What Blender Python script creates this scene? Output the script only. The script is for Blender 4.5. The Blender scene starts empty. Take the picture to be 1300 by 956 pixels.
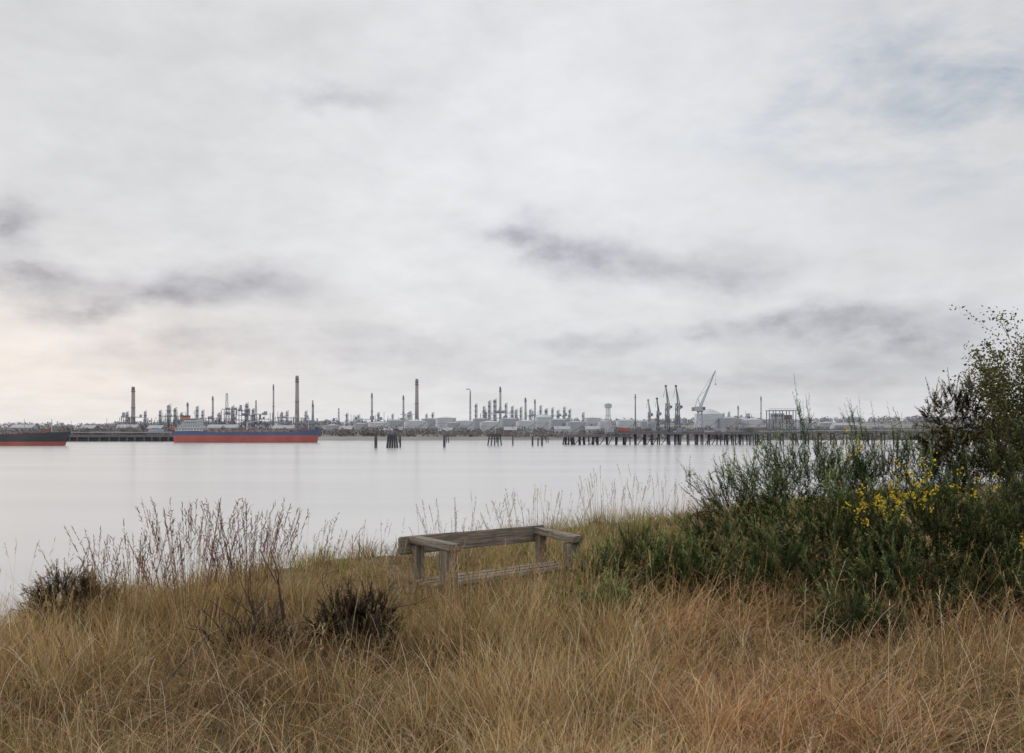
import bpy, math, random
import numpy as np
from mathutils import Vector, Matrix
rng = np.random.default_rng(7)
R = random.Random(11)
scene = bpy.context.scene
EYE = 8.0
F = 1264.0
def bx(px, Y): return (px-650.0)/F*Y
def hz(py, Y): return EYE+(550.0-py)/F*Y

# ------------------------------------------------------------ materials
def new_mat(name):
    m = bpy.data.materials.new(name); m.use_nodes = True
    nt = m.node_tree; b = nt.nodes['Principled BSDF']
    return m, nt, b
def mat(name, col, rough=0.7, var=0.15, scale=0.5, metal=0.0, stretch=(1,1,1)):
    m, nt, b = new_mat(name)
    tc = nt.nodes.new('ShaderNodeTexCoord'); mp = nt.nodes.new('ShaderNodeMapping')
    mp.inputs['Scale'].default_value = stretch
    n = nt.nodes.new('ShaderNodeTexNoise'); n.inputs['Scale'].default_value = scale
    n.inputs['Detail'].default_value = 5; n.inputs['Roughness'].default_value = 0.65
    r = nt.nodes.new('ShaderNodeValToRGB')
    r.color_ramp.elements[0].position = 0.3; r.color_ramp.elements[1].position = 0.7
    r.color_ramp.elements[0].color = tuple(c*(1-var) for c in col)+(1,)
    r.color_ramp.elements[1].color = tuple(min(1, c*(1+var)) for c in col)+(1,)
    L = nt.links.new
    L(tc.outputs['Object'], mp.inputs['Vector']); L(mp.outputs[0], n.inputs['Vector'])
    L(n.outputs['Fac'], r.inputs['Fac']); L(r.outputs[0], b.inputs['Base Color'])
    b.inputs['Roughness'].default_value = rough; b.inputs['Metallic'].default_value = metal
    return m
def leaf_mat(name, transl=0.25):
    m, nt, b = new_mat(name)
    nt.nodes.remove(b)
    a = nt.nodes.new('ShaderNodeAttribute'); a.attribute_name = 'Col'
    d = nt.nodes.new('ShaderNodeBsdfDiffuse')
    t = nt.nodes.new('ShaderNodeBsdfTranslucent'); mx = nt.nodes.new('ShaderNodeMixShader')
    mx.inputs[0].default_value = transl
    L = nt.links.new
    L(a.outputs['Color'], d.inputs['Color']); L(a.outputs['Color'], t.inputs['Color'])
    L(d.outputs[0], mx.inputs[1]); L(t.outputs[0], mx.inputs[2])
    L(mx.outputs[0] if transl>0 else d.outputs[0], nt.nodes['Material Output'].inputs['Surface'])
    return m
M = {}
M['steel']  = mat('hazy_steel', (0.38,0.40,0.44), .6, .15, .1)  # refinery steel, stack and tank colours are paled: distance haze sits in the base colour
M['dsteel'] = mat('dark_steel', (0.25,0.265,0.30), .6, .15, .1)
M['jsteel'] = mat('jetty_steel', (0.17,0.175,0.20), .6, .2, .3)
M['conc']   = mat('stack_concrete', (0.44,0.43,0.44), .85, .12, .08)
M['conc2']  = mat('stack_brown', (0.39,0.355,0.34), .85, .12, .08)
M['white']  = mat('tank_white', (0.56,0.58,0.61), .5, .08, .06)
M['grey']   = mat('tank_grey', (0.40,0.42,0.45), .5, .1, .06)
M['pale']   = mat('pale_paint', (0.52,0.54,0.57), .5, .1, .3)
M['pile']   = mat('pile_timber', (0.075,0.075,0.083), .8, .4, .4)
M['wpile']  = mat('wharf_pile_steel', (0.14,0.14,0.15), .8, .3, .4)
M['deck']   = mat('jetty_deck', (0.15,0.15,0.16), .8, .25, .3)
M['rust']   = mat('rust_red', (0.27,0.13,0.11), .7, .25, .3)
M['brown']  = mat('brown_brick', (0.24,0.19,0.17), .8, .2, .2)
M['hred']   = mat('hull_red', (0.42,0.12,0.10), .5, .18, .08)  # hull red and blue are muted, with distance haze mixed into the colour
M['hblue']  = mat('hull_blue', (0.09,0.125,0.235), .45, .15, .08)
M['hblack'] = mat('hull_black', (0.06,0.062,0.07), .5, .2, .08)
M['orange'] = mat('funnel_red', (0.50,0.16,0.11), .5, .1, .3)
M['sdeck']  = mat('ship_deck', (0.27,0.19,0.18), .7, .2, .1)
M['glass']  = mat('window_dark', (0.10,0.11,0.12), .2, .1, .5)

# ------------------------------------------------------------ mesh helpers
class MB:
    def __init__(s): s.V=[]; s.F=[]; s.M=[]; s.mats=[]
    def mi(s, k):
        if k not in s.mats: s.mats.append(k)
        return s.mats.index(k)
    def face(s, pts, k):
        n=len(s.V); s.V += [tuple(p) for p in pts]; s.F.append(list(range(n,n+len(pts)))); s.M.append(s.mi(k))
    def box(s, c, d, k, rz=0.0):
        n=len(s.V); cs,sn=math.cos(rz),math.sin(rz)
        for z in (-.5,.5):
            for x,y in ((-.5,-.5),(.5,-.5),(.5,.5),(-.5,.5)):
                X=x*d[0]; Y=y*d[1]
                s.V.append((c[0]+X*cs-Y*sn, c[1]+X*sn+Y*cs, c[2]+z*d[2]))
        for f in ((0,3,2,1),(4,5,6,7),(0,1,5,4),(1,2,6,5),(2,3,7,6),(3,0,4,7)):
            s.F.append([n+i for i in f]); s.M.append(s.mi(k))
    def cyl(s, p0, p1, r0, r1, k, n=8, cap=True):
        p0=Vector(p0); p1=Vector(p1); d=(p1-p0)
        if d.length<1e-6: return
        d.normalize(); a=Vector((0,0,1)) if abs(d.z)<.9 else Vector((1,0,0))
        u=d.cross(a).normalized(); v=d.cross(u)
        b=len(s.V)
        for p,r in ((p0,r0),(p1,r1)):
            for i in range(n):
                t=2*math.pi*i/n; q=p+(u*math.cos(t)+v*math.sin(t))*r; s.V.append(q[:])
        k=s.mi(k)
        for i in range(n):
            j=(i+1)%n; s.F.append([b+i,b+j,b+n+j,b+n+i]); s.M.append(k)
        if cap:
            s.F.append([b+i for i in range(n)][::-1]); s.M.append(k)
            s.F.append([b+n+i for i in range(n)]); s.M.append(k)
    def build(s, name, loc=(0,0,0), smooth=False, parent=None):
        me=bpy.data.meshes.new(name)
        V=[(x-loc[0],y-loc[1],z-loc[2]) for x,y,z in s.V]
        me.from_pydata(V,[],s.F)
        for k in s.mats: me.materials.append(M[k] if isinstance(k,str) else k)
        me.polygons.foreach_set('material_index', s.M)
        if smooth: me.polygons.foreach_set('use_smooth',[True]*len(s.F))
        me.update()
        o=bpy.data.objects.new(name,me); scene.collection.objects.link(o); o.location=loc
        if parent: o.parent=parent
        return o
def np_mesh(name, V, T=None, Q=None, C=None, mt=None, smooth=False):
    me=bpy.data.meshes.new(name); V=np.asarray(V,dtype=np.float32)
    T=np.zeros((0,3),int) if T is None else T; Q=np.zeros((0,4),int) if Q is None else Q
    me.vertices.add(len(V)); me.vertices.foreach_set('co',V.ravel())
    lo=np.concatenate([T.ravel(),Q.ravel()]).astype(np.int32)
    me.loops.add(len(lo)); me.loops.foreach_set('vertex_index',lo)
    st=np.concatenate([np.arange(len(T))*3, len(T)*3+np.arange(len(Q))*4]).astype(np.int32)
    me.polygons.add(len(st)); me.polygons.foreach_set('loop_start',st)
    if smooth: me.polygons.foreach_set('use_smooth',np.ones(len(st),bool))
    me.update(calc_edges=True)
    if C is not None:
        ca=me.color_attributes.new('Col','FLOAT_COLOR','POINT')
        c4=np.ones((len(V),4),np.float32); c4[:,:3]=np.clip(C,0.004,.9); ca.data.foreach_set('color',c4.ravel())
    if mt: me.materials.append(mt)
    o=bpy.data.objects.new(name,me); scene.collection.objects.link(o); return o
_ph = rng.uniform(0,6.28,(12,3))
def wav(x,y,s):
    v=0
    for i in range(6):
        a=_ph[i,0]; f=s*(0.7+0.35*i)
        v=v+np.sin((x*np.cos(a)+y*np.sin(a))*f+_ph[i,1])*np.sin((x*np.sin(a*1.7)-y*np.cos(a*1.7))*f*.8+_ph[i,2])/(1+.4*i)
    return v/2.2

# ------------------------------------------------------------ near ground
EX=[-60,-30,-12,-7,-5.2,-4.3,-2.6,.4,3.8,10,30,60]; EY=[-30,-12,3,6.2,8.4,9.8,13.0,16.5,20.5,28,45,66]
def y_edge(x): return np.interp(x,EX,EY)+0.35*np.sin(x*1.3)+.2*np.sin(x*3.1+1)
def gz(x,y):
    x=np.asarray(x,float); y=np.asarray(y,float)
    t=y-y_edge(x)
    drop=.62*np.where(t>0, t*t/(t+1.0), 0)
    z=6.28+0.08*wav(x,y,1.1)+.055*wav(x,y,3.5)-drop
    z=z+0.10*np.clip((x-1.0)/3,0,1)
    return np.maximum(z,-2.5)
xs=np.concatenate([np.arange(-60,-12,1.0),np.arange(-12,16,.2),np.arange(16,60.1,1.0)])
ys=np.concatenate([np.arange(-30,2,1.0),np.arange(2,26,.2),np.arange(26,85,1.0)])
gx,gy=np.meshgrid(xs,ys); GV=np.stack([gx,gy,gz(gx,gy)],-1).reshape(-1,3)
nx,ny=len(xs),len(ys); I=np.arange((ny-1)*(nx-1)); r=I//(nx-1); c=I%(nx-1); b=r*nx+c
GQ=np.stack([b,b+1,b+nx+1,b+nx],-1)
m,nt,bs=new_mat('ground_soil'); L=nt.links.new
n1=nt.nodes.new('ShaderNodeTexNoise'); n1.inputs['Scale'].default_value=9; n1.inputs['Detail'].default_value=8
tc=nt.nodes.new('ShaderNodeTexCoord'); L(tc.outputs['Object'],n1.inputs['Vector'])
rp=nt.nodes.new('ShaderNodeValToRGB'); rp.color_ramp.elements[0].color=(.05,.033,.018,1); rp.color_ramp.elements[1].color=(.26,.18,.09,1)
rp.color_ramp.elements[0].position=.35; rp.color_ramp.elements[1].position=.7
L(n1.outputs['Fac'],rp.inputs['Fac']); L(rp.outputs[0],bs.inputs['Base Color']); bs.inputs['Roughness'].default_value=.95
np_mesh('ground',GV,Q=GQ,mt=m,smooth=True)

# ------------------------------------------------------------ water
m,nt,bs=new_mat('calm_water'); L=nt.links.new
tc=nt.nodes.new('ShaderNodeTexCoord'); mp=nt.nodes.new('ShaderNodeMapping'); mp.inputs['Scale'].default_value=(.006,.02,1)
n1=nt.nodes.new('ShaderNodeTexNoise'); n1.inputs['Scale'].default_value=1; n1.inputs['Detail'].default_value=6
L(tc.outputs['Object'],mp.inputs[0]); L(mp.outputs[0],n1.inputs['Vector'])
rp=nt.nodes.new('ShaderNodeValToRGB'); rp.color_ramp.elements[0].color=(.53,.525,.53,1); rp.color_ramp.elements[1].color=(.62,.61,.61,1)
rp.color_ramp.elements[0].position=.35; rp.color_ramp.elements[1].position=.65
L(n1.outputs['Fac'],rp.inputs['Fac']); L(rp.outputs[0],bs.inputs['Base Color'])
bs.inputs['Roughness'].default_value=.2; bs.inputs['IOR'].default_value=1.33
n2=nt.nodes.new('ShaderNodeTexNoise'); n2.inputs['Scale'].default_value=.25; n2.inputs['Detail'].default_value=3
L(tc.outputs['Object'],n2.inputs['Vector'])
bp=nt.nodes.new('ShaderNodeBump'); bp.inputs['Strength'].default_value=.12; bp.inputs['Distance'].default_value=.15
L(n2.outputs['Fac'],bp.inputs['Height']); L(bp.outputs[0],bs.inputs['Normal'])
w=MB(); w.face([(-15000,-3000,0),(15000,-3000,0),(15000,16000,0),(-15000,16000,0)],m); w.build('water')

# ------------------------------------------------------------ far land
def land_z(x,y):
    sh=1130+60*np.sin(x*.003)+15*np.sin(x*.017)
    z=np.interp(y-sh,[-40,0,15,120,500,1000,1500,2500,12000],[-3,0.5,3,6,9,14,20,26,30])
    rightk=np.clip((x-350)/500,0,1)
    hill=np.exp(-((y-2700)/420)**2)*(18+8*np.sin(x*.0021+1)+5*np.sin(x*.0067))*(.45+.55*rightk)
    return z+hill
xs=np.linspace(-7000,7000,281); ys=np.concatenate([np.arange(1000,3400,25),np.linspace(3400,14000,30)])
gx,gy=np.meshgrid(xs,ys); V=np.stack([gx,gy,land_z(gx,gy)],-1).reshape(-1,3)
nx,ny=len(xs),len(ys); I=np.arange((ny-1)*(nx-1)); r=I//(nx-1); c=I%(nx-1); b=r*nx+c
np_mesh('far_shore_land',V,Q=np.stack([b,b+1,b+nx+1,b+nx],-1),mt=mat('far_land',(.25,.25,.24),.9,.3,.01),smooth=True)  # land colour greyed, distance haze included in it

def clumps(centers, rad, n, size, col, colvar, flat=.75):
    """leaf-clump faces spread through the volume of each crown"""
    N=len(centers); c=np.repeat(centers,n,0); rr=np.repeat(rad,n)
    d=rng.normal(size=(N*n,3)); d/=np.linalg.norm(d,axis=1)[:,None]
    q=rng.uniform(.3,1.0,N*n)**.6
    p=c+d*(rr*q)[:,None]*np.array([1,1,flat])
    sz=np.repeat(size,n)*rng.uniform(.5,1.3,N*n)
    a=rng.normal(size=(N*n,3)); a/=np.linalg.norm(a,axis=1)[:,None]
    bb=np.cross(a,rng.normal(size=(N*n,3))); bb/=np.linalg.norm(bb,axis=1)[:,None]
    a*=sz[:,None]; bb*=sz[:,None]*.8
    V=np.stack([p-a,p-bb*.8,p+a*.9,p+bb],1).reshape(-1,3)
    Q=np.arange(N*n*4).reshape(-1,4)
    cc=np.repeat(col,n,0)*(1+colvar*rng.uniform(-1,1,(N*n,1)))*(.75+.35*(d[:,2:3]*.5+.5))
    return V,Q,np.repeat(cc,4,0)
lm=leaf_mat('distant_foliage',.1)
def treeline(name, n, x0,x1,y0,y1,h0,h1,col):
    x=rng.uniform(x0,x1,n); y=rng.uniform(y0,y1,n); h=rng.uniform(h0,h1,n)*(.75+.5*np.abs(wav(x,y,.02)))
    z=land_z(x,y)+h*.45
    C=np.array(col)*(1+.25*rng.uniform(-1,1,(n,1)))*np.array([1,1,1])+np.stack([rng.uniform(0,.05,n),np.zeros(n),np.zeros(n)],-1)
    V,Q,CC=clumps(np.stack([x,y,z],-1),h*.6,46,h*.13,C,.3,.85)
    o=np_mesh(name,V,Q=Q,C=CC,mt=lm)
treeline('distant_trees',900,-750,800,1145,1240,6,13,(.24,.245,.245))  # crown colours get paler and bluer with distance: haze put into the colour
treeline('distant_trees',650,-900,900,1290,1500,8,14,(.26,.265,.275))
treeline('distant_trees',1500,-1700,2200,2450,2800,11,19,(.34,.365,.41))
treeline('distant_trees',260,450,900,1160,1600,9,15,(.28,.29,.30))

# ------------------------------------------------------------ refinery
def stack(px, top, w, Y=1500, k='conc', cap='dsteel', wt=None, name='chimney_stack', rings=2):
    X=bx(px,Y); zt=hz(top,Y); s=Y/F; z0=float(land_z(X,Y))-1; r0=w*s/2; r1=(wt or w*.75)*s/2
    mb=MB(); n=12
    mb.cyl((X,Y,z0),(X,Y,z0+ (zt-z0)*.92),r0,r1*1.02,k,n)
    mb.cyl((X,Y,z0+(zt-z0)*.92),(X,Y,zt),r1*1.03,r1,cap,n)
    for i in range(rings):
        zz=z0+(zt-z0)*(.55+.35*i/max(1,rings-1)) if rings>1 else z0+(zt-z0)*.8
        mb.cyl((X,Y,zz),(X,Y,zz+.5),r1*1.4+.4,r1*1.4+.4,'dsteel',n)
    mb.cyl((X+r0+.3,Y-.5,z0),(X+r1+.3,Y-.5,zt-2),.15,.15,'dsteel',4)
    mb.box((X,Y,z0+2),(r0*2.6,r0*2.6,5),'conc')
    return mb.build(name,(X,Y,z0),True)
for a in [(169,491,5.5,1500,'conc2'),(377,477,5.5,1500,'conc2'),(529,481,5,1500,'conc2'),(347,488,2.2,1500,'steel'),
          (472,499,2.6,1500,'conc'),(512,502,2.6,1500,'conc'),(635,491,3,1550,'conc'),(270,503,2.6,1500,'conc'),(397,512,3,1500,'steel'),
          (667,505,3,1600,'conc'),(679,507,2.4,1600,'conc'),(238,511,3,1500,'steel'),(937,515,2.2,1700,'steel'),(966,503,1.8,1500,'steel')]:
    stack(*a)
def column(px, top, w, Y=1450, k='steel'):
    X=bx(px,Y); zt=hz(top,Y); s=Y/F; z0=float(land_z(X,Y))-1; r=w*s/2; mb=MB()
    mb.cyl((X,Y,z0),(X,Y,zt-r),r,r,k,12); mb.cyl((X,Y,zt-r),(X,Y,zt-r*.3),r,r*.7,k,12); mb.cyl((X,Y,zt-r*.3),(X,Y,zt),r*.7,r*.15,k,12)
    z=z0+6
    while z<zt-2:
        mb.box((X,Y-r*.6,z),(r*2+2.4,r+2,.3),'dsteel'); z+=7
    mb.cyl((X+r+.8,Y,z0),(X+r+.8,Y,zt+1),.3,.3,'dsteel',5); mb.cyl((X+r+.8,Y,zt+1),(X,Y,zt),.3,.3,'dsteel',5)
    mb.build('distillation_column',(X,Y,z0),True)
for a in [(161,523,3.5),(184,522,3),(203,521,3),(214,514,5),(222,518,3.5),(230,524,3),(250,516,3.2),(257,521,3),(278,524,3),(295,516,4,1480),(313,512,4,1480),(321,519,3),
          (357,524,3),(364,522,3),(388,522,3),(440,525,2.5),(455,527,2.5),(480,524,2.6),(498,526,2.4),(519,523,5,1460,'pale'),(541,526,2.5),(549,524,2.5),
          (604,513,2.6),(614,516,2.6),(621,509,3.2),(628,507,3.6),(642,512,2.5),(650,516,3),(655,520,3),(661,517,2.5),(673,520,3),(686,515,2.6),(693,519,3.4),
          (701,518,2.4),(708,521,3),(716,517,2.6),(723,520,2.4),(740,524,2.4),(925,523,2.5,1600),(950,525,2.5,1600),(915,526,3,1600)]:
    column(*a)
def process_unit(x0,x1,top,Y=1420,k='dsteel',levels=5,seed=1):
    q=random.Random(seed); X0=bx(x0,Y); X1=bx(x1,Y); zt=hz(top,Y); z0=float(land_z((X0+X1)/2,Y))-1
    mb=MB(); nb=max(2,int((X1-X0)/7)); dep=14
    for i in range(nb+1):
        X=X0+(X1-X0)*i/nb; h=zt-(zt-z0)*q.choice([0,.1,.25,.4])
        for yy in (0,dep): mb.box((X,Y+yy,(z0+h)/2),(.7,.7,h-z0),k)
    for l in range(1,levels+1):
        z=z0+(zt-z0)*l/levels*.92; a=q.uniform(0,.25)*(l>2); bb=1-q.uniform(0,.35)*(l>2)
        xa=X0+(X1-X0)*a; xb=X0+(X1-X0)*bb
        mb.box(((xa+xb)/2,Y+dep/2,z),(xb-xa,dep,.5),k)
        mb.cyl((xa,Y-.4,z+1.1),(xb,Y-.4,z+1.1),.12,.12,k,4)
        for j in range(nb):
            if q.random()<.6:
                xx=q.uniform(xa,xb); rr=q.uniform(1,2.2)
                if q.random()<.5: mb.cyl((xx,Y+4,z),(xx,Y+4,z+q.uniform(3,9)),rr,rr,'steel',8)
                else: mb.cyl((xx-3,Y+3,z+rr),(xx+3,Y+3,z+rr),rr,rr,'pale' if q.random()<.3 else 'steel',8)
            if q.random()<.5:
                xx=q.uniform(xa,xb-4); mb.cyl((xx,Y-.3,z),(xx+6,Y-.3,z-(zt-z0)/levels),.2,.2,k,4)
    for j in range(nb*3):
        xx=q.uniform(X0,X1); za=q.uniform(z0,zt-5); mb.cyl((xx,Y-.7,za),(xx,Y-.7,za+q.uniform(4,15)),.35,.35,'steel',5)
    mb.build('process_unit',(X0,Y,z0))
process_unit(281,300,517,seed=1); process_unit(296,318,519,1440,seed=2); process_unit(316,343,524,1460,levels=4,seed=3)
process_unit(152,188,528,levels=3,seed=4); process_unit(196,236,527,levels=3,seed=5); process_unit(350,402,529,levels=3,k='steel',seed=6)
process_unit(240,282,530,levels=3,seed=7); process_unit(610,660,522,1500,'steel',4,seed=8); process_unit(660,722,526,1500,'steel',3,seed=9)
process_unit(440,500,531,1480,'steel',3,seed=10); process_unit(506,530,524,1470,'steel',3,seed=13); process_unit(890,960,528,1600,'steel',3,seed=12)
def lattice_mast(px,top,w,Y,k='dsteel',name='lattice_tower',z0=None,flare=False):
    X=bx(px,Y); zt=hz(top,Y); z0=float(land_z(X,Y))-1 if z0 is None else z0; mb=MB(); wd=w*Y/F/2; n=8
    for i in range(n):
        za=z0+(zt-z0)*i/n; zb=z0+(zt-z0)*(i+1)/n; wa=wd*(1-.65*i/n); wb=wd*(1-.65*(i+1)/n)
        for sx in(-1,1):
            for sy in(-1,1):
                mb.cyl((X+sx*wa,Y+sy*wa,za),(X+sx*wb,Y+sy*wb,zb),.22,.22,k,4)
        mb.cyl((X-wa,Y-wa,za),(X+wb,Y-wb,zb),.16,.16,k,4); mb.cyl((X+wa,Y-wa,za),(X-wb,Y-wb,zb),.16,.16,k,4)
        mb.cyl((X-wa,Y-wa,za),(X+wa,Y-wa,za),.16,.16,k,4)
    if flare:
        mb.cyl((X,Y,z0),(X,Y,zt+2),.6,.6,k,6); mb.cyl((X,Y,zt+2),(X-3,Y,zt+4),.7,.7,'pale',6); mb.cyl((X-3,Y,zt+4),(X-6,Y,zt+3),1,.7,'pale',6)
    return mb.build(name,(X,Y,z0))
lattice_mast(288,499,5,1450); lattice_mast(397,508,3,1500); lattice_mast(597,497,3,1450,'steel','flare_stack',flare=True)
lattice_mast(325,508,3,1450); lattice_mast(430,518,2.5,1450)

def tank(px,w,top,Y,k='white',dome=.12):
    X=bx(px,Y); r=w*Y/F/2; zt=hz(top,Y); z0=float(land_z(X,Y))-2; mb=MB(); n=28
    mb.cyl((X,Y,z0),(X,Y,zt),r,r,k,n,cap=False)
    for zz in (.35,.7,1.0): 
        z=z0+(zt-z0)*zz; mb.cyl((X,Y,z-.35),(X,Y,z),r+.2,r+.2,'grey' if k=='white' else 'pale',n,cap=False)
    mb.cyl((X,Y,zt),(X,Y,zt+r*dome),r+.02,r*.35,k,n,cap=False); mb.cyl((X,Y,zt+r*dome),(X,Y,zt+r*dome*1.35),r*.35,.3,k,n)
    for i in range(20):
        t=math.pi*(1.1+.8*i/20); t2=math.pi*(1.1+.8*(i+1)/20)
        mb.cyl((X+(r+.6)*math.cos(t),Y+(r+.6)*math.sin(t),z0+(zt-z0)*i/20),(X+(r+.6)*math.cos(t2),Y+(r+.6)*math.sin(t2),z0+(zt-z0)*(i+1)/20),.25,.25,'dsteel',4)
    for i in range(24):
        t=2*math.pi*i/24; mb.cyl((X+r*math.cos(t),Y+r*math.sin(t),zt),(X+r*math.cos(t),Y+r*math.sin(t),zt+1.1),.08,.08,'dsteel',4)
    mb.build('storage_tank',(X,Y,z0))
for a in [(458,18,538,1330,'grey'),(480,24,537,1300,'white'),(503,22,534,1340,'grey'),(528,30,535,1300,'white'),(545,20,532,1380,'grey'),(566,26,531,1340,'white'),(590,24,535,1290,'white'),
          (575,18,537,1260,'grey'),(610,20,532,1370,'grey'),(622,26,536,1300,'white'),(647,24,532,1340,'grey'),(668,26,535,1290,'white'),(690,22,530,1350,'white',.3),
          (709,24,533,1310,'grey'),(731,26,536,1290,'grey'),(752,20,531,1350,'white'),(768,18,535,1300,'white'),(795,26,534,1330,'white'),(822,22,535,1350,'grey'),
          (900,36,526,1420,'white',.3),(925,24,531,1400,'grey'),(955,26,533,1400,'white'),(985,22,534,1400,'grey'),(422,20,540,1330,'grey'),(120,24,543,1350,'grey'),(1050,24,537,1500,'grey'),(1020,20,536,1500,'grey')]:
    tank(*a)
def shed(x0,x1,top,Y,k,roof='grey'):
    X0=bx(x0,Y);X1=bx(x1,Y);zt=hz(top,Y);z0=float(land_z((X0+X1)/2,Y))-2;mb=MB();d=22
    mb.box(((X0+X1)/2,Y+d/2,(z0+zt)/2),(X1-X0,d,zt-z0),k)
    mb.face([(X0-.5,Y-.6,zt),(X1+.5,Y-.6,zt),(X1+.5,Y+d/2,zt+4),(X0-.5,Y+d/2,zt+4)],roof)
    mb.face([(X0-.5,Y+d/2,zt+4),(X1+.5,Y+d/2,zt+4),(X1+.5,Y+d+.6,zt),(X0-.5,Y+d+.6,zt)],roof)
    for xx in(X0,X1): mb.face([(xx,Y,zt),(xx,Y+d,zt),(xx,Y+d/2,zt+3.9)],k)
    n=max(2,int((X1-X0)/6))
    for i in range(n):
        mb.box((X0+(X1-X0)*(i+.5)/n,Y-.05,zt-3.5),(2.4,.2,2),'glass')
    mb.build('industrial_building',(X0,Y,z0))
for a in [(100,118,544,1200,'brown'),(146,172,543,1220,'grey'),(186,204,544,1190,'brown'),(262,300,543,1200,'grey'),(345,372,544,1200,'grey'),(430,446,545,1190,'brown'),
          (486,510,546,1200,'grey'),(556,574,547,1200,'pale'),(640,656,546,1190,'brown'),(704,724,545,1200,'pale'),(744,762,545,1190,'grey'),(12,40,543,1210,'grey'),(1060,1090,540,1400,'grey')]:
    shed(*a)

# ------------------------------------------------------------ wharf behind ships
mb=MB(); Y=960; X0=bx(-90,Y); X1=bx(330,Y)
mb.box(((X0+X1)/2,Y+7,5.4),(X1-X0,14,2.6),'deck')
mb.box(((X0+X1)/2,Y+9,2.0),(X1-X0,9,4.4),'wpile')
x=X0
while x<=X1:
    for dy in (0.5,6): mb.cyl((x,Y+dy,-3),(x,Y+dy,5),.8,.8,'wpile',7,cap=False)
    x+=9*R.uniform(.8,1.2)
for i in range(4): mb.cyl((X0,Y+3+i*1.5,8.2+.3*i),(X1,Y+3+i*1.5,8.2+.3*i),.45,.45,'steel' if i%2 else 'brown',6)
x=X0
while x<X1-8:
    wv=R.uniform(3,14); hv=R.uniform(1.5,5.5)
    if R.random()<.7: mb.box((x+wv/2,Y+9,6.7+hv/2),(wv,6,hv),R.choice(['brown','deck','rust','steel','deck','brown']))
    if R.random()<.3: mb.cyl((x,Y+2,7),(x,Y+2,7+R.uniform(8,16)),.25,.18,'dsteel',5)
    x+=wv+R.uniform(1,7)
mb.build('oil_terminal_wharf',(X0,Y,0))

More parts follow.
